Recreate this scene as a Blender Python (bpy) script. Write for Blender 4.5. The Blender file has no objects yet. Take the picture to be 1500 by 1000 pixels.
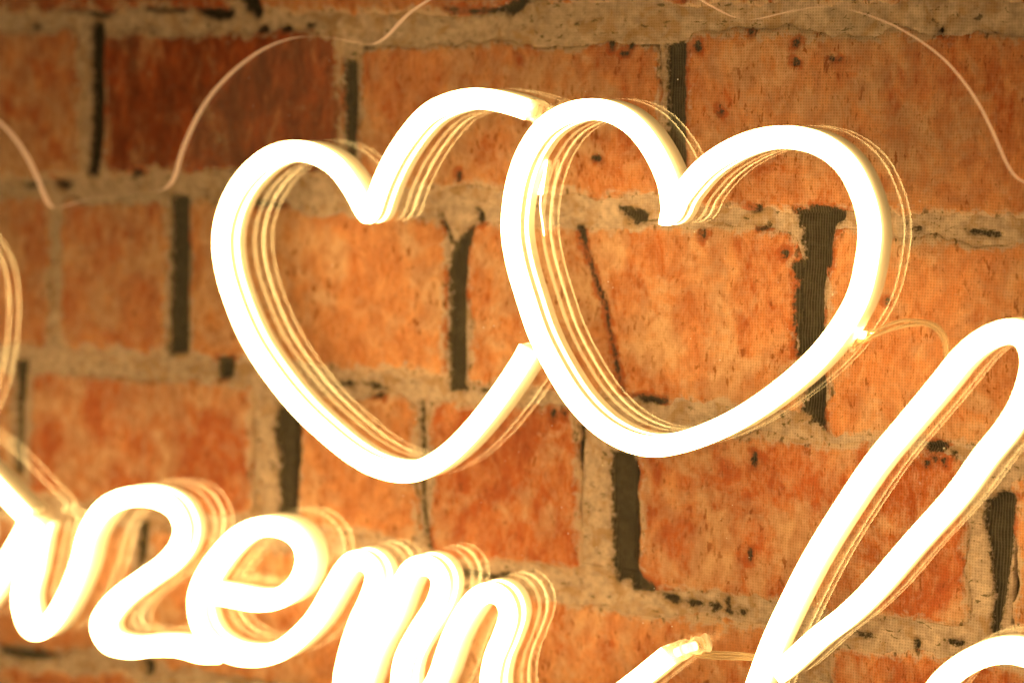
import bpy, math, random
import numpy as np
from mathutils import Matrix, Vector

random.seed(7)
rng = np.random.default_rng(11)
sc = bpy.context.scene
MM = 0.001
# All tables below are in millimetres: (x to the right, z up) on the sign's plane or on the wall's plane.
TUBES = {
    'HEART_A': [[[4.48, 79.58], [-0.41, 80.87], [-7.53, 82.36], [-17.18, 83.0], [-27.47, 81.04], [-35.33, 77.57], [-42.37, 71.23], [-49.18, 62.66], [-54.3, 53.81], [-57.44, 46.43], [-58.86, 42.49], [-60.61, 40.71], [-62.69, 42.81], [-67.51, 49.93], [-75.03, 57.71], [-84.09, 61.83], [-94.14, 62.76], [-102.45, 61.03], [-109.58, 57.32], [-118.03, 49.76], [-123.71, 40.7], [-126.56, 30.44], [-125.57, 19.04], [-121.07, 6.58], [-112.76, -8.14], [-102.0, -20.53], [-89.82, -31.41], [-78.41, -39.2], [-67.45, -45.42], [-57.54, -49.18], [-45.71, -50.46], [-36.99, -48.58], [-28.41, -43.79], [-19.97, -36.64], [-9.76, -25.32], [-0.28, -12.8], [4.78, -5.28], [6.36, -2.33]]],
    'HEART_B': [[[60.17, 48.3], [59.82, 51.88], [58.14, 58.1], [53.37, 66.69], [46.3, 74.59], [38.5, 78.92], [29.91, 80.33], [19.72, 78.52], [11.31, 73.73], [5.02, 65.94], [1.13, 56.98], [-0.86, 47.1], [-1.23, 37.71], [0.88, 27.25], [5.48, 14.59], [10.33, 3.15], [17.3, -8.09], [25.83, -18.65], [35.8, -26.42], [46.36, -30.55], [55.41, -31.3], [66.8, -28.59], [82.1, -21.7], [96.72, -12.08], [111.61, 0.89], [120.4, 11.62], [126.73, 22.91], [129.32, 33.85], [130.05, 45.49], [127.17, 55.65], [121.8, 64.46], [114.67, 69.82], [107.58, 72.21], [98.82, 72.84], [88.58, 71.03], [79.71, 67.26], [71.76, 61.92], [65.49, 55.23], [62.84, 51.55], [61.44, 47.9], [59.23, 45.78], [56.94, 46.36]]],
    'LETTER_L': [[[87.53, -137.46], [90.83, -122.95], [95.55, -107.2], [100.94, -91.51], [107.04, -77.5], [114.22, -62.62], [123.81, -45.89], [134.58, -28.89], [145.47, -14.8], [156.14, -0.99], [161.18, 5.8], [166.45, 11.07], [171.75, 14.4], [177.5, 16.07], [182.09, 13.89], [184.25, 8.2], [183.5, 0.83], [180.85, -7.16], [176.23, -15.18], [170.46, -22.95], [161.76, -36.26], [147.41, -54.16], [134.26, -71.0], [125.71, -80.16], [116.97, -87.88], [106.51, -98.68], [102.74, -102.21]]],
    'LETTER_H': [[[152.3, -110.72], [158.15, -97.88], [165.04, -90.49], [172.59, -85.46], [180.83, -83.19], [188.88, -84.17], [195.46, -87.69], [199.39, -94.58], [199.01, -105.33], [199.82, -113.79], [206.32, -116.96], [216.43, -108.85]]],
    'LETTER_Z': [[[-219.17, -88.08], [-221.78, -95.57], [-224.82, -108.43], [-228.22, -118.63], [-227.21, -126.88], [-223.98, -132.04], [-217.79, -132.01], [-211.24, -126.94], [-203.26, -115.36], [-196.78, -101.91], [-193.18, -90.56], [-185.08, -79.6], [-175.73, -74.26], [-164.8, -72.0], [-155.35, -72.57], [-148.34, -75.77], [-145.02, -82.27], [-147.02, -89.39], [-153.71, -96.86], [-164.89, -104.69], [-176.58, -112.96], [-183.91, -120.19], [-187.09, -126.1], [-183.62, -131.91], [-171.83, -132.95], [-160.53, -130.52], [-147.04, -128.86], [-136.06, -129.68], [-127.19, -128.4]]],
    'LETTER_E': [[[-133.78, -106.01], [-123.01, -105.92], [-108.85, -105.88], [-98.4, -102.94], [-90.92, -96.81], [-87.56, -88.17], [-89.16, -81.7], [-93.85, -77.9], [-100.13, -76.57], [-107.07, -77.11], [-114.39, -79.77], [-120.8, -83.91], [-129.22, -92.52], [-135.76, -101.77], [-138.39, -109.53], [-137.06, -117.85], [-132.11, -124.06], [-122.95, -127.52], [-111.96, -127.51], [-103.03, -125.16], [-96.09, -121.56], [-83.68, -110.0], [-75.77, -97.92], [-70.65, -89.89], [-66.75, -85.6], [-62.24, -84.29], [-58.03, -85.78], [-56.19, -89.83], [-58.49, -97.69], [-63.8, -108.54], [-68.51, -122.47], [-70.24, -133.74], [-67.74, -139.78], [-64.13, -135.37], [-61.76, -129.89], [-56.79, -116.44], [-49.47, -103.54], [-43.74, -89.5], [-39.99, -84.54], [-35.35, -82.72], [-30.99, -83.42], [-28.05, -86.76], [-29.1, -94.32], [-38.77, -109.84], [-43.36, -118.79], [-44.72, -128.57], [-42.55, -135.82], [-37.26, -134.98], [-29.8, -125.05], [-23.13, -107.64], [-17.01, -96.66], [-11.99, -91.08], [-6.68, -88.92], [-1.89, -90.49], [0.43, -95.54], [-1.92, -104.16], [-5.42, -112.5], [-6.92, -122.81], [-4.22, -132.26], [5.65, -135.6], [19.4, -133.37], [34.13, -126.17], [49.73, -113.47], [62.67, -101.87]]],
    'LETTER_A': [[[-223.53, -89.13], [-231.69, -100.92], [-241.46, -114.73], [-253.63, -128.48], [-270.86, -134.23], [-283.57, -130.19], [-286.06, -117.54], [-276.12, -103.41], [-261.48, -96.86], [-249.43, -96.58]]],
    'LETTER_R': [[[-324.86, 12.25], [-304.84, 20.36], [-285.35, 24.66], [-273.92, 23.82], [-267.18, 20.56], [-259.08, 11.07], [-255.96, -4.72], [-258.12, -24.24], [-264.43, -42.86], [-274.56, -57.82], [-281.18, -62.69]], [[-308.77, 20.16], [-304.65, -7.88], [-308.09, -39.45], [-314.97, -80.4], [-321.63, -107.36]], [[-275.36, -59.3], [-263.98, -62.44], [-249.06, -70.2], [-236.21, -78.89], [-224.23, -86.99]]],
}
PANEL = [[-347.5, 71.17], [-291.72, 76.53], [-261.37, 75.73], [-246.65, 68.4], [-238.68, 61.81], [-232.22, 54.13], [-226.18, 44.05], [-221.58, 36.38], [-218.0, 36.26], [-203.79, 40.08], [-176.1, 43.84], [-161.59, 46.5], [-158.24, 51.05], [-155.25, 59.72], [-147.66, 73.59], [-141.14, 81.92], [-133.07, 89.18], [-122.86, 96.12], [-114.04, 100.45], [-104.69, 103.25], [-95.43, 104.28], [-83.24, 103.35], [-74.21, 101.93], [-66.76, 101.49], [-61.76, 103.94], [-53.66, 111.19], [-47.33, 115.26], [-39.35, 119.05], [-22.48, 124.13], [4.97, 123.91], [20.91, 127.2], [39.2, 125.88], [54.63, 121.26], [62.28, 117.21], [69.86, 113.41], [74.86, 111.19], [82.24, 110.31], [91.87, 112.29], [99.0, 113.59], [106.08, 114.44], [115.48, 113.56], [127.15, 110.13], [136.41, 105.89], [146.78, 99.19], [152.56, 93.77], [159.53, 85.04], [165.43, 74.68], [169.0, 67.44], [171.57, 63.33], [174.04, 61.11], [177.95, 60.42], [196.82, 65.24], [229.59, 62.33], [240.87, -3.78], [243.68, -138.76], [-17.14, -188.87], [-250.13, -213.13], [-354.61, -207.35]]
BRICKS = [
    ([[-374.17, 183.82], [-150.43, 175.64], [-150.25, 115.18], [-375.92, 115.3]], 0.75, 0.1, 0.3),
    ([[-141.26, 175.31], [-27.12, 171.14], [-21.22, 115.19], [-140.34, 113.35]], 0.35, 0.2, 0.1),
    ([[-11.63, 170.57], [98.73, 166.54], [100.48, 116.3], [-11.93, 117.1]], 0.8, 0.1, 0.25),
    ([[103.55, 166.36], [205.36, 162.64], [207.59, 116.41], [105.3, 116.73]], 0.8, 0.1, 0.25),
    ([[-376.13, 107.02], [-228.67, 107.39], [-228.36, 46.72], [-377.81, 41.35]], 0.55, 0.55, 0.12),
    ([[-217.15, 106.33], [-99.26, 105.69], [-98.77, 52.93], [-217.45, 49.87]], 1, 0.05, 0.42),
    ([[-91.76, 103.18], [36.69, 103.39], [38.65, 49.67], [-91.2, 49.59]], 0.45, 0.2, 0.08),
    ([[45.02, 106.7], [195.35, 107.22], [198.13, 47.55], [46.66, 47.63]], 0.4, 0.35, 0.05),
    ([[-377.99, 34.42], [-245.38, 39.66], [-245.94, -22.64], [-379.66, -30.92]], 0.5, 0.4, 0.05),
    ([[-240.19, 38.46], [-182.78, 39.95], [-183.2, -21.07], [-240.7, -23.11]], 0.5, 0.3, 0.02),
    ([[-172.41, 40.65], [-52.56, 38.96], [-49.85, -20.25], [-172.4, -22.45]], 0.2, 0.25, 0),
    ([[-42.44, 37.65], [88.44, 42.01], [93.04, -21.34], [-41.44, -23.13]], 0.45, 0.6, 0),
    ([[98.95, 39.75], [223.74, 42.02], [227.03, -23.93], [101.76, -28.02]], 0.2, 0.35, 0),
    ([[-379.89, -40.12], [-268.08, -32.93], [-268.68, -84.5], [-381.23, -92.67]], 0.4, 0.3, 0),
    ([[-257.38, -34.11], [-141.07, -29.76], [-140.17, -84.56], [-257.94, -88.02]], 0.85, 0.25, 0),
    ([[-118.28, -31.09], [-64.28, -29.15], [-61.66, -85.57], [-117.91, -83.65]], 0.25, 0.35, 0),
    ([[-58.78, -29.71], [6.07, -27.6], [7.98, -87.79], [-56.72, -88.12]], 0.8, 0.1, 0),
    ([[30.51, -31.3], [150.86, -28.36], [154.21, -88.08], [31.99, -89.71]], 0.8, 0.55, 0),
    ([[167.68, -33.87], [231.57, -31.17], [234.48, -89.05], [170.51, -89.9]], 0.3, 0.35, 0),
    ([[-381.57, -105.76], [-202.21, -93.31], [-202.41, -148.7], [-383.03, -163.29]], 0.35, 0.25, 0),
    ([[-193.59, -93.45], [-54.18, -95.12], [-52.75, -150.17], [-193.73, -151.15]], 0.3, 0.25, 0),
    ([[-46.82, -98.87], [86.38, -97.54], [88.05, -149.56], [-46.02, -150.41]], 0.4, 0.25, 0),
    ([[105.42, -98.21], [217.84, -95.93], [220.5, -151.03], [107.4, -155.82]], 0.75, 0.2, 0),
    ([[-383.33, -175.02], [-198.07, -154.66], [-198.26, -216.88], [-385.12, -244.82]], 0.6, 0.2, 0),
    ([[-190.15, -157.77], [-34.48, -152.49], [-33.68, -199.86], [-190.26, -215.41]], 0.6, 0.2, 0),
]
BEDS = [[[-376.03, 111.16], [-147.58, 110.22], [-38.95, 109.35], [43.85, 111.35], [164.62, 111.83], [207.82, 111.84]], [[-377.9, 37.74], [-242.39, 42.3], [-130.83, 43.91], [-37.82, 42.86], [84.36, 44.13], [167.56, 43.29], [223.7, 42.86]], [[-379.77, -35.52], [-250.51, -28.7], [-153.89, -24.84], [-66.8, -23.68], [47.62, -25.87], [123.83, -28.24], [231.4, -27.98]], [[-381.33, -96.41], [-236.0, -89.68], [-123.49, -87.0], [-20.76, -90.39], [60.16, -93.37], [138.29, -92.86], [234.61, -91.64]], [[-383.19, -169.31], [-236.51, -156.59], [-129.76, -152.76], [-34.53, -149.88], [128.58, -156.76]]]
JOINTS = [[[-145.44, 157.45], [-145.83, 111.26], 5.4], [[-17.22, 142.13], [-17.36, 110.84], 4.9], [[101.69, 150.98], [101.66, 115.4], 5.4], [[-223.59, 111.23], [-224.32, 43.54], 4.9], [[-95.56, 110.27], [-96.01, 45.29], 4.9], [[41.27, 109.48], [41.1, 43.84], 4.9], [[-243.13, 42.27], [-243.92, -26.77], 4.3], [[-177.93, 43.67], [-178.58, -25.95], 4.6], [[-47.27, 43.71], [-47.62, -23.38], 5.9], [[94.32, 45.03], [94.27, -29.19], 8.1], [[-263.04, -28.21], [-263.78, -89.24], 4.9], [[-130.48, -20.86], [-130.98, -85.69], 10.3], [[-61.31, -23.23], [-61.67, -89.5], 4.3], [[18.59, -26.5], [18.4, -92.22], 13.0], [[159.12, -26.43], [159.24, -93.33], 10.8], [[-197.87, -84.9], [-198.53, -151.86], 4.3], [[-50.63, -88.15], [-50.95, -152.53], 4.3], [[95.84, -90.49], [95.83, -157.91], 11.4], [[-194.09, -151.21], [-194.72, -216.23], 4.3]]
VOIDS = [
    [[-222.9, 109.6], [-216.4, 109.9], [-215.8, 97.1], [-216.6, 83.4], [-217.0, 64.2], [-220.4, 48.1], [-224.7, 48.5], [-223.5, 64.0], [-222.3, 86.1]],
    [[-239.9, 114.8], [-230.8, 115.1], [-217.1, 113.4], [-211.0, 114.2], [-212.8, 112.9], [-217.8, 111.5], [-224.3, 113.7]],
    [[-200.4, 115.3], [-188.2, 115.8], [-177.9, 115.5], [-169.4, 115.5], [-177.2, 114.2], [-193.4, 114.5]],
    [[-169.4, 115.0], [-160.9, 115.5], [-150.2, 114.7], [-151.9, 111.3], [-159.2, 111.0], [-165.0, 112.8]],
    [[-148.3, 121.2], [-139.1, 121.1], [-136.4, 113.9], [-138.4, 111.3], [-144.3, 114.7]],
    [[-139.7, 108.7], [-135.1, 109.2], [-133.8, 106.6], [-137.7, 105.5]],
    [[-128.6, 108.7], [-124.1, 109.2], [-121.5, 107.2], [-126.3, 105.8]],
    [[-116.7, 109.7], [-113.2, 110.0], [-111.9, 108.2], [-115.7, 107.9]],
    [[-98.2, 96.8], [-92.9, 95.6], [-92.5, 80.3], [-93.2, 57.2], [-97.2, 57.1], [-98.1, 80.2]],
    [[-53.7, 115.3], [-39.0, 114.7], [-27.5, 116.2], [-21.9, 119.1], [-17.6, 119.5], [-20.7, 115.2], [-25.2, 112.5], [-28.9, 114.2], [-39.0, 113.3], [-50.1, 113.5]],
    [[37.5, 102.7], [44.8, 103.9], [46.0, 71.2], [46.3, 49.5], [42.4, 49.3], [38.6, 71.0]],
    [[-181.7, 42.2], [-172.8, 41.7], [-173.1, 11.4], [-173.4, -20.1], [-182.8, -22.1], [-182.1, 10.8]],
    [[-48.8, 28.0], [-45.0, 32.5], [-40.1, 36.5], [-39.7, 34.0], [-42.0, 26.4], [-42.7, 18.8], [-43.3, 1.1], [-42.7, -21.7], [-41.4, -24.7], [-49.2, -25.3], [-50.4, -7.0], [-50.1, 13.3], [-50.5, 22.2]],
    [[-55.3, 41.9], [-54.1, 40.9], [-48.2, 29.8], [-49.4, 28.5]],
    [[-39.3, 43.3], [-35.7, 41.2], [-36.0, 37.2], [-38.3, 38.1]],
    [[88.0, 48.0], [92.7, 48.4], [94.2, 49.8], [101.1, 49.2], [106.0, 48.1], [105.6, 45.1], [102.3, 43.1], [101.8, 29.4], [99.8, 28.8], [98.9, 20.0], [100.1, -0.7], [100.8, -21.6], [102.5, -27.5], [99.2, -25.2], [96.1, -23.2], [92.7, -20.0], [93.2, -10.6], [93.7, -3.5], [89.9, -1.5], [88.3, 14.7], [89.5, 24.0], [87.3, 29.7], [91.3, 31.5], [90.0, 40.2], [88.9, 43.6]],
    [[70.8, 48.2], [76.1, 48.9], [75.4, 46.7], [72.4, 46.8]],
    [[74.3, 41.6], [77.4, 42.0], [79.3, 43.9], [78.6, 41.3], [75.9, 40.3]],
    [[-265.0, -31.2], [-258.9, -29.3], [-260.1, -39.5], [-262.1, -51.2], [-262.4, -77.4], [-266.3, -80.7], [-264.5, -51.5]],
    [[-158.7, -20.9], [-149.8, -20.2], [-151.2, -28.4], [-158.0, -30.1]],
    [[-129.4, -37.4], [-119.8, -40.0], [-116.9, -46.5], [-119.4, -53.4], [-119.9, -79.6], [-127.5, -81.2], [-128.2, -66.4], [-127.3, -60.9], [-131.0, -47.8]],
    [[-62.7, -30.6], [-61.2, -30.4], [-60.1, -41.2], [-60.2, -59.3], [-59.1, -74.8], [-56.2, -84.9], [-57.1, -85.5], [-60.6, -75.0], [-61.4, -59.5], [-61.7, -41.3]],
    [[18.9, -41.2], [27.8, -41.6], [30.9, -47.4], [30.0, -54.9], [29.8, -69.7], [30.7, -81.9], [34.4, -85.9], [39.1, -88.3], [38.0, -89.9], [30.4, -90.4], [26.9, -86.1], [23.4, -88.6], [21.3, -83.1], [20.2, -70.8]],
    [[40.8, -90.5], [45.3, -89.7], [48.9, -91.2], [46.8, -93.2], [41.9, -92.4]],
    [[50.2, -91.8], [53.7, -90.8], [57.4, -91.3], [55.9, -93.2], [51.6, -93.5]],
    [[59.1, -91.6], [62.7, -90.8], [64.4, -92.8], [60.7, -94.3]],
    [[65.8, -88.5], [66.9, -88.3], [67.5, -93.1], [69.7, -93.6], [67.1, -94.9], [65.5, -93.6]],
    [[71.2, -92.1], [73.8, -92.0], [73.3, -94.0], [71.5, -94.0]],
    [[158.7, -44.5], [163.8, -40.1], [168.5, -41.4], [167.8, -46.9], [167.8, -58.1], [166.2, -74.1], [164.4, -88.0], [161.7, -88.4], [162.6, -76.9], [160.2, -59.0], [157.8, -50.2]],
    [[20.1, 46.0], [29.6, 45.5], [32.1, 43.7], [31.4, 40.8], [27.6, 40.1], [23.8, 42.4]],
    [[27.5, -20.3], [35.4, -20.2], [41.6, -20.6], [40.8, -22.6], [32.7, -22.8]],
    [[148.2, 44.6], [153.9, 43.7], [159.2, 44.0], [159.7, 42.0], [154.0, 42.2], [148.9, 42.6]],
    [[136.9, -27.0], [142.8, -25.7], [145.2, -27.8], [143.4, -29.5], [138.2, -30.0]],
    [[138.9, -33.9], [138.4, -35.1], [137.5, -35.2], [137.0, -34.1], [137.4, -32.8], [138.4, -32.7]],
    [[141.4, -32.2], [141.1, -33.5], [140.4, -33.5], [140.0, -32.4], [140.3, -31.2], [141.0, -31.1]],
    [[144.5, -32.8], [144.2, -34.1], [143.5, -34.1], [143.1, -33.0], [143.4, -31.8], [144.1, -31.7]],
    [[147.9, -29.6], [147.4, -30.4], [146.5, -30.5], [146.0, -29.7], [146.4, -28.9], [147.4, -28.8]],
    [[-198.2, -92.0], [-193.9, -91.5], [-195.1, -104.4], [-199.4, -113.4]],
    [[-275.0, -154.8], [-251.7, -153.8], [-240.3, -155.1], [-259.4, -158.2], [-275.0, -158.1]],
    [[-195.9, -148.6], [-190.5, -149.2], [-192.3, -155.2], [-195.2, -155.7]],
    [[114.0, -93.9], [119.4, -93.9], [122.1, -94.9], [116.5, -95.7]],
    [[137.7, -95.3], [137.1, -97.2], [135.9, -97.3], [135.3, -95.6], [135.8, -93.7], [137.0, -93.6]],
    [[146.6, -91.9], [153.0, -91.9], [151.4, -94.0], [147.8, -93.6]],
    [[-261.1, 43.8], [-251.7, 44.8], [-249.1, 42.9], [-257.4, 42.0]],
    [[-243.8, 46.2], [-233.5, 44.9], [-236.5, 42.5], [-240.9, 42.9]],
    [[3.2, 38.5], [6.3, 38.7], [8.6, 33.4], [7.5, 32.2], [5.5, 33.3]],
    [[5.8, 33.3], [6.9, 33.8], [13.7, 17.6], [16.6, 11.5], [18.2, 2.8], [21.8, -10.3], [24.2, -19.9], [23.7, -19.9], [20.7, -10.9], [17.1, 2.8], [15.5, 10.5], [12.9, 16.1]],
    [[51.4, 102.3], [50.7, 100.7], [49.1, 100.7], [48.3, 102.3], [49.0, 103.9], [50.6, 103.9]],
    [[70.1, 107.2], [69.9, 105.9], [69.2, 105.9], [68.9, 107.2], [69.1, 108.6], [69.8, 108.6]],
    [[87.9, 103.9], [87.3, 102.5], [86.1, 102.5], [85.4, 103.9], [86.0, 105.3], [87.2, 105.3]],
    [[88.4, 97.1], [87.7, 95.9], [86.2, 95.9], [85.4, 97.1], [86.1, 98.3], [87.6, 98.3]],
    [[103.0, 98.4], [102.0, 97.7], [99.8, 97.7], [98.7, 98.3], [99.7, 99.0], [101.9, 99.0]],
    [[13.2, 62.6], [12.4, 61.3], [10.7, 61.3], [9.9, 62.5], [10.7, 63.8], [12.3, 63.8]],
    [[17.1, 102.1], [16.8, 100.2], [16.0, 100.2], [15.5, 102.1], [15.9, 103.9], [16.7, 103.9]],
    [[23.7, 99.5], [22.8, 98.7], [20.9, 98.7], [19.9, 99.5], [20.8, 100.3], [22.7, 100.4]],
    [[24.7, 101.9], [24.3, 100.7], [23.5, 100.7], [23.1, 101.9], [23.5, 103.1], [24.3, 103.1]],
    [[-45.1, 54.3], [-45.6, 52.3], [-46.8, 52.3], [-47.4, 54.2], [-46.9, 56.2], [-45.7, 56.2]],
    [[76.7, -38.5], [76.2, -41.4], [75.0, -41.5], [74.4, -38.7], [74.9, -35.7], [76.0, -35.6]],
    [[76.0, -72.0], [75.6, -74.1], [74.6, -74.2], [74.0, -72.2], [74.4, -70.1], [75.5, -70.0]],
    [[60.1, 80.4], [59.6, 78.6], [58.6, 78.5], [58.0, 80.3], [58.5, 82.2], [59.5, 82.2]],
    [[94.9, 42.8], [94.7, 42.2], [94.2, 42.1], [93.9, 42.7], [94.1, 43.3], [94.6, 43.3]],
    [[138.0, 107.7], [137.6, 106.5], [136.7, 106.5], [136.2, 107.7], [136.6, 108.8], [137.5, 108.8]],
    [[86.0, 32.9], [85.4, 31.2], [84.1, 31.2], [83.5, 32.7], [84.0, 34.4], [85.3, 34.4]],
    [[54.7, 37.8], [54.3, 36.2], [53.4, 36.1], [52.9, 37.7], [53.3, 39.4], [54.2, 39.4]],
    [[123.0, 19.2], [122.6, 18.2], [121.6, 18.1], [121.1, 19.1], [121.6, 20.1], [122.5, 20.2]],
    [[-101.2, -27.0], [-94.9, -25.2], [-91.0, -26.2], [-95.5, -27.6]],
    [[-88.5, -26.0], [-82.9, -25.0], [-77.3, -27.1], [-82.2, -27.3]],
    [[-85.3, -30.4], [-79.1, -28.3], [-78.5, -30.4]],
    [[-39.7, -23.0], [-30.8, -23.8], [-23.5, -23.9], [-30.8, -25.3]],
    [[-5.8, -28.6], [-3.2, -28.4], [-4.6, -33.5]],
    [[-0.7, -28.2], [1.0, -28.0], [0.5, -31.1]],
    [[-50.5, -93.4], [-41.5, -91.4], [-29.6, -92.5], [-22.2, -90.6], [-23.6, -93.3], [-35.5, -94.3], [-49.0, -95.2]],
    [[-254.8, 109.3], [-249.2, 108.4], [-252.9, 106.2]],
    [[128.3, 43.6], [133.0, 44.5], [131.9, 42.2]],
    [[121.5, -30.1], [126.2, -28.5], [128.8, -31.7]],
    [[-154.1, 45.9], [-147.4, 42.7], [-124.3, 40.5], [-130.8, 38.9], [-150.7, 40.5]],
    [[-200.3, 51.8], [-193.6, 50.7], [-202.4, 47.7]],
]
CLEAR_CAP = [[3.67, 79.79], [8.0, 78.5], [11.5, 77.42]]
END_CAP = [[60.65, -103.29], [66.73, -99.82], [75.29, -96.26]]
CAP_WIRES = [[[69.37, -99.99], [76.27, -100.17], [85.08, -99.13], [96.29, -98.9]], [[69.41, -101.16], [76.3, -101.11], [85.11, -100.06], [96.31, -99.48]], [[69.44, -102.34], [76.33, -102.04], [85.14, -100.99], [96.33, -100.05]]]
JUMPER_WIRES = [[[122.21, 6.96], [124.95, 8.92], [131.31, 13.1], [138.12, 15.75], [144.94, 16.22], [150.65, 14.88], [153.26, 11.4], [154.67, 3.95]], [[122.49, 6.27], [125.46, 8.48], [132.31, 11.82], [140.26, 14.55], [147.06, 15.24], [151.22, 12.72], [152.71, 9.15], [153.37, 3.8]]]
GLUE = [[122.01, 5.84], [125.14, 10.04]]
LED_TAIL = [[7.39, 62.1], [6.16, 55.96], [4.91, 50.51]]
LED_WIRE = [[7.09, 62.54], [5.87, 55.93], [4.91, 49.31], [4.7, 46.24], [5.61, 41.8], [6.54, 36.41]]
CAM_RIGHT, CAM_DOWN, CAM_FORWARD = (0.857729, 0.513848, 0.016192), (0.072110, -0.089064, -0.993412), (-0.509020, 0.853246, -0.113446)
CAM_LOC = (0.402126, -0.684564, 0.089623)

WALL_Y = 27.0
# ---------------------------------------------------------------- camera
cam_data = bpy.data.cameras.new('camera')
cam = bpy.data.objects.new('camera', cam_data)
sc.collection.objects.link(cam)
r, d, f = Vector(CAM_RIGHT), Vector(CAM_DOWN), Vector(CAM_FORWARD)
rot = Matrix((( r.x, -d.x, -f.x), (r.y, -d.y, -f.y), (r.z, -d.z, -f.z)))
cam.matrix_world = Matrix.Translation(Vector(CAM_LOC)) @ rot.to_4x4()
cam_data.sensor_width = 36.0
cam_data.lens = 36.0 * 3353.0 / 1500.0
cam_data.clip_start = 0.01
cam_data.clip_end = 50
cam_data.dof.use_dof = True
cam_data.dof.focus_distance = 0.765
cam_data.dof.aperture_fstop = 5.6
sc.camera = cam
# ---------------------------------------------------------------- world and exposure
w = bpy.data.worlds.new('World'); sc.world = w; w.use_nodes = True
bg = w.node_tree.nodes['Background']
bg.inputs[0].default_value = (1.0, 0.60, 0.19, 1); bg.inputs[1].default_value = 0.054
sc.view_settings.view_transform = 'Standard'; sc.view_settings.look = 'None'
sc.view_settings.exposure = 2.5; sc.view_settings.gamma = 1
sc.cycles.use_denoising = True; sc.cycles.denoising_prefilter = 'ACCURATE'; sc.cycles.use_adaptive_sampling = False
sc.cycles.max_bounces = 10; sc.cycles.transparent_max_bounces = 24
sc.cycles.diffuse_bounces = 4; sc.cycles.glossy_bounces = 6
sc.cycles.sample_clamp_indirect = 6

LIGHT = (1.0, 0.63, 0.20)
GLOW = 10.5

# ---------------------------------------------------------------- node helpers
class NT:
    def __init__(s, name):
        s.m = bpy.data.materials.new(name); s.m.use_nodes = True
        s.t = s.m.node_tree; s.t.nodes.clear()
        s.out = s.t.nodes.new('ShaderNodeOutputMaterial')
    def n(s, typ, **kw):
        k = s.t.nodes.new(typ)
        ins = kw.pop('ins', {})
        for a, b in kw.items(): setattr(k, a, b)
        for a, b in ins.items(): s.put(k.inputs[a], b)
        return k
    def put(s, sock, v):
        if isinstance(v, bpy.types.NodeSocket): s.t.links.new(v, sock)
        else: sock.default_value = v
    def math(s, op, a, b=0.0, c=0.0, clamp=False):
        k = s.n('ShaderNodeMath', operation=op, use_clamp=clamp)
        s.put(k.inputs[0], a); s.put(k.inputs[1], b); s.put(k.inputs[2], c)
        return k.outputs[0]
    def mix(s, fac, a, b, typ='MIX'):
        k = s.n('ShaderNodeMix', data_type='RGBA', blend_type=typ)
        s.put(k.inputs[0], fac); s.put(k.inputs[6], a); s.put(k.inputs[7], b)
        return k.outputs[2]
    def smooth(s, v, lo, hi, a=0.0, b=1.0):
        k = s.n('ShaderNodeMapRange', interpolation_type='SMOOTHSTEP')
        s.put(k.inputs[0], v); s.put(k.inputs[1], lo); s.put(k.inputs[2], hi); s.put(k.inputs[3], a); s.put(k.inputs[4], b)
        return k.outputs[0]
    def noise(s, vec, scale, detail=4, rough=0.55, dist=0.0):
        k = s.n('ShaderNodeTexNoise', ins={'Vector': vec, 'Scale': scale, 'Detail': detail, 'Roughness': rough, 'Distortion': dist})
        return k.outputs[0]
    def attr(s, name):
        return s.n('ShaderNodeAttribute', attribute_name=name).outputs['Fac']
    def scaled(s, vec, sx, sy, sz, off=None):
        k = s.n('ShaderNodeVectorMath', operation='MULTIPLY', ins={0: vec, 1: (sx, sy, sz)})
        o = k.outputs[0]
        if off is not None:
            k = s.n('ShaderNodeVectorMath', operation='ADD', ins={0: o, 1: off}); o = k.outputs[0]
        return o

def rgb(r, g, b): return (r, g, b, 1.0)

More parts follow.
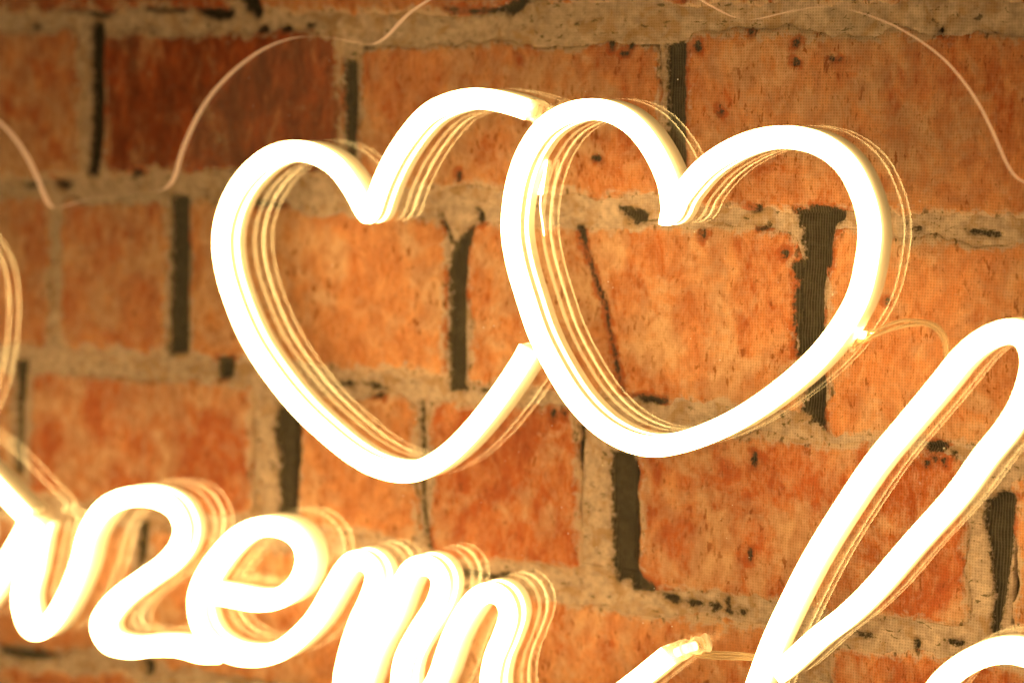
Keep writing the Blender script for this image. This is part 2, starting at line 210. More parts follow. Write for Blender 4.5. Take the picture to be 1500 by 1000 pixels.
def masonry(name, brick):
    """Rough wall surface: fired clay or lime mortar, both under the fine square weave of the wall fabric."""
    t = NT(name)
    geo = t.n('ShaderNodeNewGeometry')
    mmv = t.scaled(geo.outputs['Position'], 1000, 1000, 1000)
    info = t.n('ShaderNodeObjectInfo')
    sep = t.n('ShaderNodeSeparateColor', ins={0: info.outputs['Color']})
    red, pale, dark = sep.outputs[0], sep.outputs[1], sep.outputs[2]
    void = t.attr('void')          # signed distance (mm) to the open, mortarless gaps
    edge = t.attr('edge')          # distance (mm) to the brick's own rim
    off = t.n('ShaderNodeVectorMath', operation='SCALE', ins={0: (137.0, 0.0, 71.0), 'Scale': info.outputs['Random']}).outputs[0]
    bv = t.scaled(mmv, 1, 1, 1, off)
    fine = t.noise(mmv, 0.9, 5, 0.65)
    med = t.noise(mmv, 0.32, 5, 0.6)
    if brick:
        vert = t.scaled(bv, 1.0, 1.0, 0.48)
        big = t.noise(bv, 0.055, 5, 0.62, 0.4)
        streak = t.noise(vert, 0.42, 6, 0.68, 0.6)
        mott = t.noise(t.scaled(bv, 1, 1, 0.5), 0.16, 7, 0.7, 0.7)
        c = t.mix(t.smooth(streak, 0.3, 0.72), rgb(0.66, 0.235, 0.10), rgb(0.82, 0.43, 0.25))
        redmask = t.math('ADD', t.math('MULTIPLY', mott, 1.0), t.math('MULTIPLY', red, 0.34))
        redmask = t.math('ADD', redmask, t.math('MULTIPLY', t.math('SUBTRACT', streak, 0.5), 0.45))
        c = t.mix(t.math('MULTIPLY', t.smooth(redmask, 0.58, 0.86), 0.9), c, rgb(0.50, 0.10, 0.028))
        pm = t.math('ADD', big, t.math('MULTIPLY', pale, 0.22))
        pm = t.math('ADD', pm, t.math('MULTIPLY', t.math('SUBTRACT', streak, 0.5), -0.35))
        c = t.mix(t.math('MULTIPLY', t.smooth(pm, 0.48, 0.72), 0.8), c, rgb(0.74, 0.48, 0.34))
        # rusty specks, taller than wide
        sp = t.noise(t.scaled(bv, 1.0, 1.0, 0.42, (31.0, 0.0, 9.0)), 0.62, 3, 0.5, 0.3)
        where = t.smooth(t.noise(bv, 0.06, 2, 0.5), 0.42, 0.62)
        c = t.mix(t.math('MULTIPLY', t.smooth(sp, 0.60, 0.67), t.math('MULTIPLY_ADD', where, 0.6, 0.25)), c, rgb(0.27, 0.065, 0.022))
        c = t.mix(t.math('MULTIPLY', dark, t.smooth(t.noise(t.scaled(bv, 1, 1, 0.4, (3.0, 0.0, 8.0)), 0.13, 6, 0.72, 0.8), 0.30, 0.62, 0.25, 1.9), clamp=True), c, rgb(0.13, 0.03, 0.014))
        grain = t.noise(t.scaled(bv, 1.0, 1.0, 0.42, (5.0, 0.0, 3.0)), 1.1, 5, 0.7, 0.4)
        c = t.mix(t.math('MULTIPLY', t.smooth(grain, 0.54, 0.74), 0.45), c, rgb(0.36, 0.10, 0.035))
        c = t.mix(t.math('MULTIPLY', t.smooth(grain, 0.46, 0.28), 0.25), c, rgb(0.74, 0.48, 0.28))
        nk = t.noise(t.scaled(bv, 1.0, 1.0, 0.34, (61.0, 0.0, 19.0)), 1.0, 2, 0.4, 0.6)
        c = t.mix(t.math('MULTIPLY', t.smooth(nk, 0.66, 0.72), 0.7), c, rgb(0.25, 0.065, 0.02))
        blot = t.noise(t.scaled(bv, 1.0, 1.0, 0.6, (11.0, 0.0, 77.0)), 0.15, 5, 0.65, 0.8)
        bl = t.math('MULTIPLY_ADD', t.smooth(blot, 0.32, 0.66), 0.42, 0.72)
        c = t.mix(1.0, c, t.n('ShaderNodeCombineColor', ins={0: t.math('POWER', bl, 0.7), 1: bl, 2: bl}).outputs[0], 'MULTIPLY')
        # lime smeared over the rim
        rim = t.math('ADD', edge, t.math('MULTIPLY', t.math('SUBTRACT', t.noise(bv, 0.17, 6, 0.68, 0.5), 0.5), 14.0))
        lime = t.math('SUBTRACT', 1.0, t.smooth(rim, 0.2, 3.2))
        limec = t.mix(fine, rgb(0.55, 0.43, 0.37), rgb(0.76, 0.61, 0.53))
        c = t.mix(t.math('MULTIPLY', lime, 0.85), c, limec)
        # overburnt red lip beside the open gaps
        lip = t.math('ADD', void, t.math('MULTIPLY', t.math('SUBTRACT', t.noise(bv, 0.2, 4, 0.6), 0.5), 9.0))
        c = t.mix(t.math('MULTIPLY', t.math('SUBTRACT', 1.0, t.smooth(lip, 0.3, 2.2)), 0.75), c, rgb(0.50, 0.085, 0.02))
        # burnt dark nicks along the rim
        nick = t.math('MULTIPLY', t.smooth(t.noise(t.scaled(bv, 1.6, 1, 0.8), 0.30, 4, 0.6), 0.56, 0.64), t.math('SUBTRACT', 1.0, t.smooth(edge, 0.8, 3.2)))
        c = t.mix(t.math('MULTIPLY', nick, 0.8), c, rgb(0.07, 0.045, 0.03))
    else:
        c = t.mix(t.smooth(med, 0.3, 0.7), rgb(0.46, 0.36, 0.34), rgb(0.76, 0.61, 0.56))
        stain = t.noise(mmv, 0.12, 5, 0.6, 0.5)
        c = t.mix(t.math('MULTIPLY', t.smooth(stain, 0.46, 0.66), 0.7), c, rgb(0.44, 0.27, 0.16))
        pits = t.smooth(t.noise(t.scaled(mmv, 0.8, 1, 1.5), 0.33, 5, 0.62, 0.6), 0.60, 0.66)
        c = t.mix(t.math('MULTIPLY', pits, 0.8), c, rgb(0.06, 0.055, 0.045))
        c = t.mix(t.math('MULTIPLY', t.smooth(fine, 0.6, 0.75), 0.4), c, rgb(0.20, 0.15, 0.10))
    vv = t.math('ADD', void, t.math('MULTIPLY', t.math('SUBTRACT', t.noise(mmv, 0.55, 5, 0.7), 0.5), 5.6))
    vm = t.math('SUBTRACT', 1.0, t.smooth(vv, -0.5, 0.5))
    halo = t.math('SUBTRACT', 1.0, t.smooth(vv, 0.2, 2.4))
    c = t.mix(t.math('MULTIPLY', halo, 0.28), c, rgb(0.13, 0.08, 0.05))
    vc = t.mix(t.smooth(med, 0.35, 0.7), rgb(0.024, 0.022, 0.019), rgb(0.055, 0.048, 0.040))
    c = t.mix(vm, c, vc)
    # weave: warp and weft threads 0.95 mm apart
    s = t.n('ShaderNodeSeparateXYZ', ins={0: mmv})
    wob = t.math('MULTIPLY', t.noise(mmv, 0.05, 2), 1.6)
    k = 2 * math.pi / 0.98
    wx = t.math('SINE', t.math('MULTIPLY', t.math('ADD', s.outputs[0], wob), k))
    wz = t.math('SINE', t.math('MULTIPLY', t.math('ADD', s.outputs[2], wob), k))
    wv = t.math('MAXIMUM', wx, t.math('MULTIPLY', wz, 0.8))
    wfac = t.smooth(wv, -0.4, 0.9)
    gapc = t.math('MULTIPLY_ADD', wfac, 0.24, 0.80)
    comb = t.n('ShaderNodeCombineColor', ins={0: gapc, 1: gapc, 2: gapc})
    c2 = t.mix(1.0, c, comb.outputs[0], 'MULTIPLY')
    thread = t.math('MULTIPLY', vm, t.math('MULTIPLY', t.smooth(wx, 0.2, 0.95), 0.45))
    c2 = t.mix(thread, c2, rgb(0.17, 0.14, 0.10))
    h = t.math('ADD', t.math('MULTIPLY', wfac, 0.25), t.math('MULTIPLY', fine, 0.30))
    h = t.math('ADD', h, t.math('MULTIPLY', med, 0.7))
    bump = t.n('ShaderNodeBump', ins={'Strength': 0.55, 'Distance': 0.0006, 'Height': h})
    p = t.n('ShaderNodeBsdfPrincipled', ins={'Base Color': c2, 'Roughness': 0.72, 'Normal': bump.outputs[0]})
    p.inputs['Specular IOR Level'].default_value = 0.25
    t.t.links.new(p.outputs[0], t.out.inputs[0])
    return t.m

M_BRICK = masonry('printed clay', True)
M_MORTAR = masonry('lime mortar', False)

def m_back():
    t = NT('black cavity')
    geo = t.n('ShaderNodeNewGeometry')
    c = t.mix(t.noise(t.scaled(geo.outputs['Position'], 1000, 1000, 1000), 0.3, 4), rgb(0.03, 0.028, 0.024), rgb(0.075, 0.065, 0.05))
    p = t.n('ShaderNodeBsdfPrincipled', ins={'Base Color': c, 'Roughness': 0.9})
    t.t.links.new(p.outputs[0], t.out.inputs[0]); return t.m
M_BACK = m_back()

def m_glow(name, strength):
    t = NT(name)
    e = t.n('ShaderNodeEmission', ins={0: rgb(*LIGHT), 1: t.math('MULTIPLY', t.attr('lum'), strength)})
    d = t.n('ShaderNodeBsdfPrincipled', ins={'Base Color': rgb(0.85, 0.83, 0.78), 'Roughness': 0.4})
    a = t.n('ShaderNodeAddShader', ins={0: e.outputs[0], 1: d.outputs[0]})
    t.t.links.new(a.outputs[0], t.out.inputs[0]); return t.m
M_GLOW = m_glow('lit silicone diffuser', GLOW)

def m_side():
    # milky silicone channel: the light inside leaks out, most near the diffuser
    t = NT('milky silicone channel')
    leak = t.attr('leak')
    e = t.n('ShaderNodeEmission', ins={0: rgb(*LIGHT), 1: leak})
    d = t.n('ShaderNodeBsdfPrincipled', ins={'Base Color': rgb(0.50, 0.46, 0.42), 'Roughness': 0.45})
    a = t.n('ShaderNodeAddShader', ins={0: e.outputs[0], 1: d.outputs[0]})
    t.t.links.new(a.outputs[0], t.out.inputs[0]); return t.m
M_SIDE = m_side()

def m_acrylic():
    # clear sheet; a Fresnel reflection on each face
    t = NT('clear acrylic')
    geo = t.n('ShaderNodeNewGeometry')
    ior = t.math('MULTIPLY_ADD', geo.outputs['Backfacing'], 1 / 1.49 - 1.49, 1.49)
    fr = t.n('ShaderNodeFresnel', ins={'IOR': ior})
    tr = t.n('ShaderNodeBsdfTransparent', ins={0: rgb(0.985, 0.985, 0.98)})
    gl = t.n('ShaderNodeBsdfGlossy', ins={'Color': rgb(1, 1, 1), 'Roughness': 0.0})
    m = t.n('ShaderNodeMixShader', ins={0: fr.outputs[0], 1: tr.outputs[0], 2: gl.outputs[0]})
    t.t.links.new(m.outputs[0], t.out.inputs[0]); return t.m
M_ACRYLIC = m_acrylic()

def m_edge():
    t = NT('saw-cut acrylic edge')
    geo = t.n('ShaderNodeNewGeometry')
    nz = t.noise(t.scaled(geo.outputs['Position'], 1000, 1000, 1000), 1.6, 4, 0.6)
    p = t.n('ShaderNodeBsdfPrincipled', ins={'Base Color': rgb(0.93, 0.80, 0.76), 'Roughness': 0.35})
    tl = t.n('ShaderNodeBsdfTranslucent', ins={0: rgb(0.9, 0.72, 0.62)})
    tp = t.n('ShaderNodeBsdfTransparent', ins={0: rgb(1, 0.95, 0.92)})
    m = t.n('ShaderNodeMixShader', ins={0: 0.55, 1: p.outputs[0], 2: tl.outputs[0]})
    m2 = t.n('ShaderNodeMixShader', ins={0: t.math('MULTIPLY', nz, 0.12), 1: m.outputs[0], 2: tp.outputs[0]})
    # added emission stands in for tube light carried through the sheet to its cut edge
    e = t.n('ShaderNodeEmission', ins={0: rgb(1.0, 0.55, 0.28), 1: 0.045})
    a = t.n('ShaderNodeAddShader', ins={0: m2.outputs[0], 1: e.outputs[0]})
    t.t.links.new(a.outputs[0], t.out.inputs[0]); return t.m
M_EDGE = m_edge()

def m_clear(name, col, mixf, rough):
    t = NT(name)
    fr = t.n('ShaderNodeLayerWeight', ins={0: 0.5})
    p = t.n('ShaderNodeBsdfPrincipled', ins={'Base Color': rgb(*col), 'Roughness': rough})
    tr = t.n('ShaderNodeBsdfTransparent', ins={0: rgb(1.0, 0.95, 0.88)})
    fac = t.math('MULTIPLY_ADD', fr.outputs['Facing'], mixf[1], mixf[0], clamp=True)
    m = t.n('ShaderNodeMixShader', ins={0: fac, 1: tr.outputs[0], 2: p.outputs[0]})
    t.t.links.new(m.outputs[0], t.out.inputs[0]); return t.m
M_CLEAR = m_clear('clear silicone', (0.95, 0.92, 0.9), (0.10, 0.6), 0.08)
M_WIRE = m_clear('clear wire jacket', (0.62, 0.50, 0.36), (0.35, 0.65), 0.2)

# ---------------------------------------------------------------- mesh helpers
def link(name, verts, faces, mats, parent=None, smooth=False, attrs=None, mat_idx=None, origin=None):
    V = np.asarray(verts, dtype=float)
    o_ = np.zeros(3) if origin is None else np.asarray(origin, dtype=float)
    me = bpy.data.meshes.new(name)
    me.from_pydata([tuple(v) for v in ((V - o_) * MM)], [], faces)
    for m in mats: me.materials.append(m)
    if mat_idx is not None:
        me.polygons.foreach_set('material_index', mat_idx)
    if smooth: me.polygons.foreach_set('use_smooth', [True] * len(me.polygons))
    if M_GLOW in mats and not attrs: attrs = {'lum': np.full(len(V), 0.35)}
    for k, v in (attrs or {}).items():
        a = me.attributes.new(k, 'FLOAT', 'POINT'); a.data.foreach_set('value', np.asarray(v, dtype=np.float32))
    me.update()
    ob = bpy.data.objects.new(name, me)
    sc.collection.objects.link(ob)
    loc = Vector(tuple(o_ * MM))
    if parent is not None:
        ob.parent = parent; loc = loc - parent.location
    ob.location = loc
    return ob

def empty(name, loc, label, cat):
    e = bpy.data.objects.new(name, None); sc.collection.objects.link(e)
    e.location = Vector(loc) * MM; e['label'] = label; e['category'] = cat
    e.empty_display_size = 0.02
    return e

def catmull(pts, step):
    P = [np.array(p, float) for p in pts]
    P = [2 * P[0] - P[1]] + P + [2 * P[-1] - P[-2]]
    out = []
    for i in range(1, len(P) - 2):
        p0, p1, p2, p3 = P[i - 1:i + 3]
        t0 = 0; t1 = t0 + max(np.linalg.norm(p1 - p0), 1e-6) ** .5; t2 = t1 + max(np.linalg.norm(p2 - p1), 1e-6) ** .5; t3 = t2 + max(np.linalg.norm(p3 - p2), 1e-6) ** .5
        n = max(2, int(np.linalg.norm(p2 - p1) / step))
        for k in range(n):
            t = t1 + (t2 - t1) * k / n
            a1 = (t1 - t) / (t1 - t0) * p0 + (t - t0) / (t1 - t0) * p1
            a2 = (t2 - t) / (t2 - t1) * p1 + (t - t1) / (t2 - t1) * p2
            a3 = (t3 - t) / (t3 - t2) * p2 + (t - t2) / (t3 - t2) * p3
            b1 = (t2 - t) / (t2 - t0) * a1 + (t - t0) / (t2 - t0) * a2
            b2 = (t3 - t) / (t3 - t1) * a2 + (t - t1) / (t3 - t1) * a3
            out.append((t2 - t) / (t2 - t1) * b1 + (t - t1) / (t2 - t1) * b2)
    out.append(P[-2])
    out = np.array(out)
    # even out, then relax the tracing wobble
    seg = np.r_[0, np.cumsum(np.linalg.norm(np.diff(out, axis=0), axis=1))]
    m = max(6, int(seg[-1] / step))
    s = np.linspace(0, seg[-1], m)
    out = np.stack([np.interp(s, seg, out[:, k]) for k in range(out.shape[1])], 1)
    for _ in range(int(6 / step)):
        out[1:-1] = out[1:-1] * .5 + (out[:-2] + out[2:]) * .25
    return out

def sweep(path, prof, close=True):
    """prof: list of (sideways, y); sideways + is the left of travel."""
    T = np.gradient(path, axis=0); T /= np.linalg.norm(T, axis=1)[:, None]
    L = np.stack([-T[:, 1], T[:, 0]], 1)
    V, F = [], []
    n = len(prof)
    for p, l in zip(path, L):
        for (a, y) in prof: V.append((p[0] + l[0] * a, y, p[1] + l[1] * a))
    m = len(path)
    rng_ = n if close else n - 1
    for i in range(m - 1):
        for j in range(rng_):
            k = (j + 1) % n
            F.append((i * n + j, (i + 1) * n + j, (i + 1) * n + k, i * n + k))
    if close:
        F.append(tuple(range(n))[::1]); F.append(tuple(range((m - 1) * n, m * n))[::-1])
    return V, F

HW = 3.5           # half width of the flex
FRONT = -12.0
def dome(strip):
    pts = []
    y0 = -10.0
    pts.append((-HW, y0))
    for k in range(0, 13):
        a = math.pi * k / 12
        # superellipse front
        cx, sy = -math.cos(a), math.sin(a)
        x = HW * math.copysign(abs(cx) ** 0.62, cx); y = y0 - 0.7 - (abs(FRONT - y0) - 0.7) * (abs(sy) ** 0.75)
        pts.append((x, y))
    pts.append((HW, y0))
    return pts

def tube_part(name, segs, parent, strip=True, label=None, leaky=1.0):
    bodyV, bodyF, leak, lum = [], [], [], []
    dv, df = [], []
    ends = []
    for seg in segs:
        path = catmull(seg, 0.7)
        b0 = len(bodyV)
        hb = HW - 0.10
        # channel: back, plain right-hand wall, left-hand wall with the open glowing slot
        prof = [(-hb, -0.05), (-hb, -3.0), (-hb, -6.0), (-hb, -8.2), (-hb, -9.4), (-hb, -10.2),
                (hb, -10.2), (hb, -8.6), (hb, -6.9), (hb, -4.1), (hb, -3.9), (hb, -0.05)]
        lk = [0.05, 0.08, 0.18, 0.5, 1.0, 2.0, 0.15, 0.12, 0.12, 0.12, 0.12, 0.08]
        if not strip: lk = lk[:6] + lk[:6][::-1]
        lk = [v * leaky for v in lk]
        V, F = sweep(path, prof)
        bodyV += V; bodyF += [tuple(i + b0 for i in q) for q in F]; leak += lk * len(path)
        d0 = len(dv)
        pr = dome(strip)
        V, F = sweep(path, pr)
        lum += [0.30 + 0.70 * float(smoothstep(10.4, 11.3, -y)) for _, y in pr] * len(path)
        dv += V; df += [tuple(i + d0 for i in q) for q in F]
        if strip:
            lum += [0.12, 0.22, 0.30, 0.22, 0.12] * len(path)
            d0 = len(dv)
            V, F = sweep(path, [(hb - 0.4, -4.2), (hb + 0.03, -4.2), (hb + 0.05, -5.5), (hb + 0.03, -6.8), (hb - 0.4, -6.8)])
            dv += V; df += [tuple(i + d0 for i in q) for q in F]
    c = np.array(bodyV).mean(0); c[1] = 0
    body = link(name, bodyV, bodyF, [M_SIDE], parent, True, {'leak': leak}, origin=c)
    df_ = link('diffuser', dv, df, [M_GLOW], body, True, {'lum': lum}, origin=c)
    df_.location = (0, 0, 0)
    if label: body['label'] = label
    for o in (body, df_):
        md = o.modifiers.new('edges', 'EDGE_SPLIT'); md.split_angle = math.radians(50)
    return body

def round_tube(name, pts3, rad, mat, parent, n=10, smooth=True, step=0.8):
    P = catmull(pts3, step)
    T = np.gradient(P, axis=0); T /= np.linalg.norm(T, axis=1)[:, None]
    V, F = [], []
    for i, (p, t) in enumerate(zip(P, T)):
        u = np.cross(t, (0, 1, 0)); u /= np.linalg.norm(u); v = np.cross(t, u)
        rr = rad(i / (len(P) - 1)) if callable(rad) else rad
        for k in range(n):
            a = 2 * math.pi * k / n
            V.append(p + rr * (math.cos(a) * u + math.sin(a) * v))
    for i in range(len(P) - 1):
        for k in range(n):
            F.append((i * n + k, i * n + (k + 1) % n, (i + 1) * n + (k + 1) % n, (i + 1) * n + k))
    F.append(tuple(range(n))[::-1]); F.append(tuple(range((len(P) - 1) * n, len(P) * n)))
    return link(name, V, F, [mat], parent, smooth, origin=P.mean(0))

# ---------------------------------------------------------------- brick wall
def signed_void(X, Z):
    P = np.stack([X, Z], 1); best = np.full(len(P), 30.0)
    for poly in VOIDS:
        q = np.array(poly)
        lo, hi = q.min(0) - 8, q.max(0) + 8
        sel = np.where((P[:, 0] > lo[0]) & (P[:, 0] < hi[0]) & (P[:, 1] > lo[1]) & (P[:, 1] < hi[1]))[0]
        if not len(sel): continue
        p = P[sel]; dd = np.full(len(sel), 1e9); ins = np.zeros(len(sel), bool)
        for i in range(len(q)):
            a, b = q[i], q[(i + 1) % len(q)]
            ab = b - a; tt = np.clip(((p - a) @ ab) / (ab @ ab + 1e-9), 0, 1)
            dd = np.minimum(dd, np.linalg.norm(p - a - tt[:, None] * ab, axis=1))
            cond = (a[1] > p[:, 1]) != (b[1] > p[:, 1])
            xx = (b[0] - a[0]) * (p[:, 1] - a[1]) / (b[1] - a[1] + 1e-12) + a[0]
            ins ^= cond & (p[:, 0] < xx)
        sd = np.where(ins, -dd, dd)
        best[sel] = np.minimum(best[sel], sd)
    return best

_lat = rng.random((256, 256))
def vnoise(x, z, s):
    x = x * s + 500; z = z * s + 500
    xi, zi = np.floor(x).astype(int), np.floor(z).astype(int); fx, fz = x - xi, z - zi
    fx = fx * fx * (3 - 2 * fx); fz = fz * fz * (3 - 2 * fz)
    g = lambda a, b: _lat[a % 256, b % 256]
    return (g(xi, zi) * (1 - fx) + g(xi + 1, zi) * fx) * (1 - fz) + (g(xi, zi + 1) * (1 - fx) + g(xi + 1, zi + 1) * fx) * fz - .5
def fbm(x, z, s, o=4):
    return sum(vnoise(x + 17 * k, z - 31 * k, s * 2.1 ** k) * .55 ** k for k in range(o))

def smoothstep(a, b, v):
    t = np.clip((v - a) / (b - a), 0, 1); return t * t * (3 - 2 * t)

wall = empty('brick_wall', (0, WALL_Y + 6, 0), 'fabric backdrop printed as a weathered orange and red brick wall with pale ragged mortar behind the glowing sign', 'wall')  # woven print, its bricks and mortar modelled in shallow relief

def grid_faces(nx, nz):
    F = []
    for i in range(nx - 1):
        for j in range(nz - 1):
            a = i * nz + j; F.append((a, a + nz, a + nz + 1, a + 1))
    return F

def skirt(V, F, nx, nz, yb):
    loop = [i * nz for i in range(nx)] + [(nx - 1) * nz + j for j in range(1, nz)] + [i * nz + nz - 1 for i in range(nx - 2, -1, -1)] + [j for j in range(nz - 2, 0, -1)]
    b = len(V)
    S = V[loop].copy(); S[:, 1] = yb
    m = len(loop)
    F += [(loop[k], b + k, b + (k + 1) % m, loop[(k + 1) % m]) for k in range(m)]
    return np.vstack([V, S]), F, loop

def make_brick(q, red, pale, dark):
    tl, tr, br, bl = [np.array(p) for p in q]
    W = (np.linalg.norm(tr - tl) + np.linalg.norm(br - bl)) / 2; H = (np.linalg.norm(bl - tl) + np.linalg.norm(br - tr)) / 2
    nx, nz = int(W / 1.0) + 2, int(H / 1.0) + 2
    u, v = np.meshgrid(np.linspace(0, 1, nx), np.linspace(0, 1, nz), indexing='ij'); u = u.ravel(); v = v.ravel()
    # v from bottom up so faces look at the camera
    P = ((1 - u) * v)[:, None] * tl + (u * v)[:, None] * tr + (u * (1 - v))[:, None] * br + ((1 - u) * (1 - v))[:, None] * bl
    du = np.minimum(u, 1 - u) * W; dv = np.minimum(v, 1 - v) * H
    e = np.minimum(du, dv)
    # rounded corners: pull corner region in
    cr = 5.0
    cu, cv = np.clip(cr - du, 0, cr), np.clip(cr - dv, 0, cr)
    cl = np.hypot(cu, cv); over = np.where(cl > 0, np.maximum(cu, cv) / np.maximum(cl, 1e-6), 1)
    sx, sz = np.where(u < .5, 1, -1), np.where(v < .5, 1, -1)
    x = P[:, 0] + sx * cu * (1 - over) ; z = P[:, 1] + sz * cv * (1 - over)
    wgt = np.exp(-e / 4.0)
    x = x + wgt * fbm(P[:, 0], P[:, 1], 0.075, 6) * 3.6
    z = z + wgt * fbm(P[:, 0] + 90, P[:, 1] - 40, 0.075, 6) * 4.2
    sd = signed_void(x, z)
    y = WALL_Y - 0.15 + 0.9 * np.exp(-e / 1.3) + fbm(P[:, 0], P[:, 1], 0.08, 5) * 0.5 + 1.4 * (1 - smoothstep(-1.2, .8, sd))
    V = np.stack([x, y, z], 1)
    V, F, loop = skirt(V, grid_faces(nx, nz), nx, nz, WALL_Y + 4)
    e = np.r_[e, np.zeros(len(loop))]; sd = np.r_[sd, sd[loop]]
    c = np.array([*( (tl + tr + br + bl) / 4 )]); 
    o = link('brick', V, F, [M_BRICK], wall, True, {'edge': e, 'void': sd}, origin=(c[0], WALL_Y + 4, c[1]))
    o.color = (red, pale, dark, 1)
    return o

for q, a, b, c in BRICKS: make_brick(q, a, b, c)

def strip_mesh(name, line, width, y0):
    P = catmull(line, 1.1)
    for _ in range(1): pass
    T = np.gradient(P, axis=0); T /= np.linalg.norm(T, axis=1)[:, None]
    L = np.stack([-T[:, 1], T[:, 0]], 1)
    nz = int(width / 1.1) + 2; nx = len(P)
    s = np.linspace(-width / 2, width / 2, nz)
    X = (P[:, 0][:, None] + L[:, 0][:, None] * s).ravel(); Z = (P[:, 1][:, None] + L[:, 1][:, None] * s).ravel()
    sd = signed_void(X, Z)
    y = y0 + fbm(X, Z, 0.13, 5) * 1.1 + 2.6 * (1 - smoothstep(-1.3, .6, sd))
    V = np.stack([X, y, Z], 1)
    V, F, loop = skirt(V, grid_faces(nx, nz), nx, nz, WALL_Y + 5)
    sd = np.r_[sd, sd[loop]]
    o = link(name, V, F, [M_MORTAR], wall, True, {'void': sd, 'edge': np.full(len(sd), 5.0)}, origin=(X.mean(), WALL_Y + 5, Z.mean()))
    o.color = (0, 0, 0, 1)
    return o
for b in BEDS: strip_mesh('mortar_bed', b, 17.0, WALL_Y + 0.75)
for a, b, wd in JOINTS:
    strip_mesh('mortar_joint', [a, tuple((np.array(a) + np.array(b)) / 2), b], wd + 8.0, WALL_Y + 0.95)
bx0, bx1, bz0, bz1 = -330, 260, -190, 190
link('cavity_backing', [(bx0, WALL_Y + 6, bz0), (bx1, WALL_Y + 6, bz0), (bx1, WALL_Y + 6, bz1), (bx0, WALL_Y + 6, bz1),
                        (bx0, WALL_Y + 16, bz0), (bx1, WALL_Y + 16, bz0), (bx1, WALL_Y + 16, bz1), (bx0, WALL_Y + 16, bz1)],
     [(0, 1, 2, 3), (7, 6, 5, 4), (0, 4, 5, 1), (1, 5, 6, 2), (2, 6, 7, 3), (3, 7, 4, 0)], [M_BACK], wall, origin=(0, WALL_Y + 6, 0))

# ---------------------------------------------------------------- the sign
sign = empty('neon_sign', (0, 0, 0), 'glowing warm white flex sign with two linked hearts above script letters on clear acrylic', 'neon sign')

pn = catmull(PANEL, 1.5)
n = len(pn)
TH = 2.9
V = [(x, 0.0, z) for x, z in pn] + [(x, TH, z) for x, z in pn]
F = [tuple(range(n)), tuple(range(2 * n - 1, n - 1, -1))] + [(i, n + i, n + (i + 1) % n, (i + 1) % n) for i in range(n)]
area = sum(pn[i][0] * pn[(i + 1) % n][1] - pn[(i + 1) % n][0] * pn[i][1] for i in range(n))
if area < 0:   # make the front face look at -y
    F = [tuple(reversed(q)) for q in F]
acr = link('acrylic_panel', V, F, [M_ACRYLIC, M_EDGE], sign, False, mat_idx=[0, 0] + [1] * n, origin=(0, 0, 0))

INFO = {'HEART_A': ('heart_tube', 'left heart, its outline open at the right where it meets the other heart', True),
        'HEART_B': ('heart_tube', 'right heart with a complete outline', True),
        'LETTER_L': ('letter_tube', 'tall narrow loop at the lower right', False),
        'LETTER_H': ('letter_tube', 'round arch cut off at the bottom right corner', True),
        'LETTER_Z': ('letter_tube', 'script letter z with its leading stroke', True),
        'LETTER_E': ('letter_tube', 'script letters e and m in one run', True),
        'LETTER_A': ('letter_tube', 'short slanting stroke at the left edge', False),
        'LETTER_R': ('letter_tube', 'leg and bowl of the capital letter at the left edge', False)}
PARTS = {}
for k, (nm, lb, st) in INFO.items():
    PARTS[k] = tube_part(nm, TUBES[k], sign, st, lb, {'HEART_A': .8, 'HEART_B': .5, 'LETTER_R': .2, 'LETTER_L': 1.6}.get(k, 1.4))

def p3(p, y): return (p[0], y, p[1])
# clear cap on the open end of the left heart
round_tube('end_cap', [p3(v, -7.0) for v in CLEAR_CAP], lambda t: 4.0 - .35 * math.sin(t * 9), M_CLEAR, PARTS['HEART_A'], 16)
# connector cap on the tail of the m
a, b, c = END_CAP
round_tube('end_cap', [p3(a, -5.8), p3(b, -5.8)], lambda t: 3.9 - .5 * t, M_CLEAR, PARTS['LETTER_E'], 16)
round_tube('end_cap', [p3(b, -5.8), p3(c, -6.0)], lambda t: 2.9 + .35 * math.sin(t * 14), M_CLEAR, PARTS['LETTER_E'], 16)
mid = tuple((np.array(a) + np.array(b)) / 2)
round_tube('connector', [p3(mid, -5.8), p3(b, -5.8), p3(tuple((np.array(b) + np.array(c)) / 2), -5.9)], lambda t: 1.6, M_GLOW, PARTS['LETTER_E'], 10)  # emits on its own, in place of tube light caught inside the clear cap
for _o in bpy.data.objects:
    if _o.name.startswith('connector'): _o.data.attributes['lum'].data.foreach_set('value', [0.09] * len(_o.data.vertices))
for wpts in CAP_WIRES:
    round_tube('wire', [p3(q, -3.0) for q in wpts], 0.55, M_WIRE, sign, 8)
for wpts in JUMPER_WIRES:
    round_tube('wire', [p3(q, -1.3) for q in wpts], 0.55, M_WIRE, sign, 8)
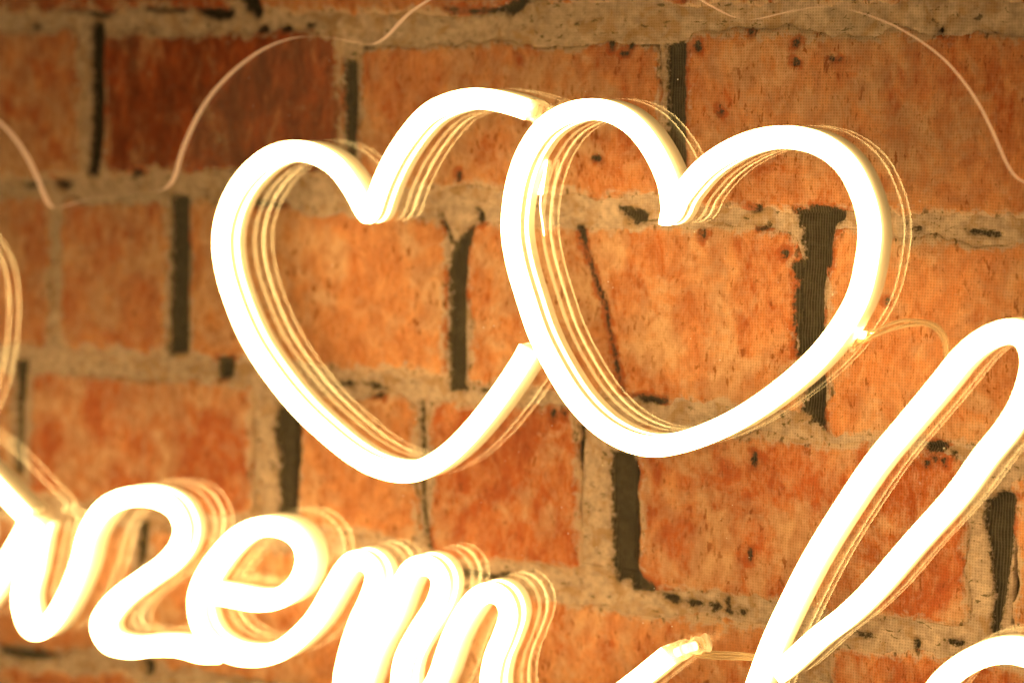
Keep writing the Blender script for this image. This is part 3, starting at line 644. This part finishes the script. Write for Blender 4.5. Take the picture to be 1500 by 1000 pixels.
for g, rr in zip(GLUE, (1.2, 1.5)):
    round_tube('glue_blob', [(g[0] - rr * .6, -1.2, g[1] - rr), (g[0], -1.3, g[1]), (g[0] + rr * .6, -1.2, g[1] + rr)], lambda t, rr=rr: .25 + rr * .6 * math.sin(math.pi * t), M_CLEAR, sign, 12, step=.3)
# bare diode where the feed wires meet the right heart; it throws a bright patch on the wall
gx, gz = GLUE[1]
V = [(gx + sx * .3, -.7 + sy * .2, gz + sz * .3) for sy in (-1, 1) for sx, sz in ((-1, -1), (1, -1), (1, 1), (-1, 1))]
link('diode', V, [(0, 1, 2, 3), (7, 6, 5, 4), (0, 4, 5, 1), (1, 5, 6, 2), (2, 6, 7, 3), (3, 7, 4, 0)], [M_GLOW], sign, origin=(gx, -.9, gz), attrs={'lum': np.full(8, 48.0)})
q = LED_TAIL
V = []
for (x, z), hw in zip(q, (.08, .4, .85)):
    for sx, y in ((-1, -1.0), (1, -1.0), (1, -1.8), (-1, -1.8)): V.append((x + sx * hw, y, z))
F = [(0, 1, 2, 3), (11, 10, 9, 8)]
for i in (0, 4):
    for k in range(4): F.append((i + k, i + 4 + k, i + 4 + (k + 1) % 4, i + (k + 1) % 4))
link('lit_strip_end', V, F, [M_GLOW], PARTS['HEART_B'], origin=tuple(PARTS['HEART_B'].location / MM))
bpy.data.objects['lit_strip_end'].location = (0, 0, 0)
round_tube('solder_wire', [p3(v, -1.0) for v in LED_WIRE], 0.22, M_GLOW, sign, 6)  # glow material stands in for the bright shine along the wire

# dust on the front of the sheet
V, F = [], []
for _ in range(230):
    x, z = random.uniform(-150, 175), random.uniform(-110, 100)
    rr = random.choice((.10, .13, .16, .2, .3)) 
    b = len(V)
    V += [(x - rr, 0, z), (x, 0, z - rr), (x + rr, 0, z), (x, 0, z + rr), (x, -rr * .7, z)]
    F += [(b, b + 1, b + 4), (b + 1, b + 2, b + 4), (b + 2, b + 3, b + 4), (b + 3, b, b + 4)]
t = NT('dust'); p = t.n('ShaderNodeBsdfPrincipled', ins={'Base Color': rgb(.8, .75, .7), 'Roughness': .5}); t.t.links.new(p.outputs[0], t.out.inputs[0])
dust = link('dust', V, F, [t.m], sign, origin=(0, 0, 0)); dust['kind'] = 'stuff'
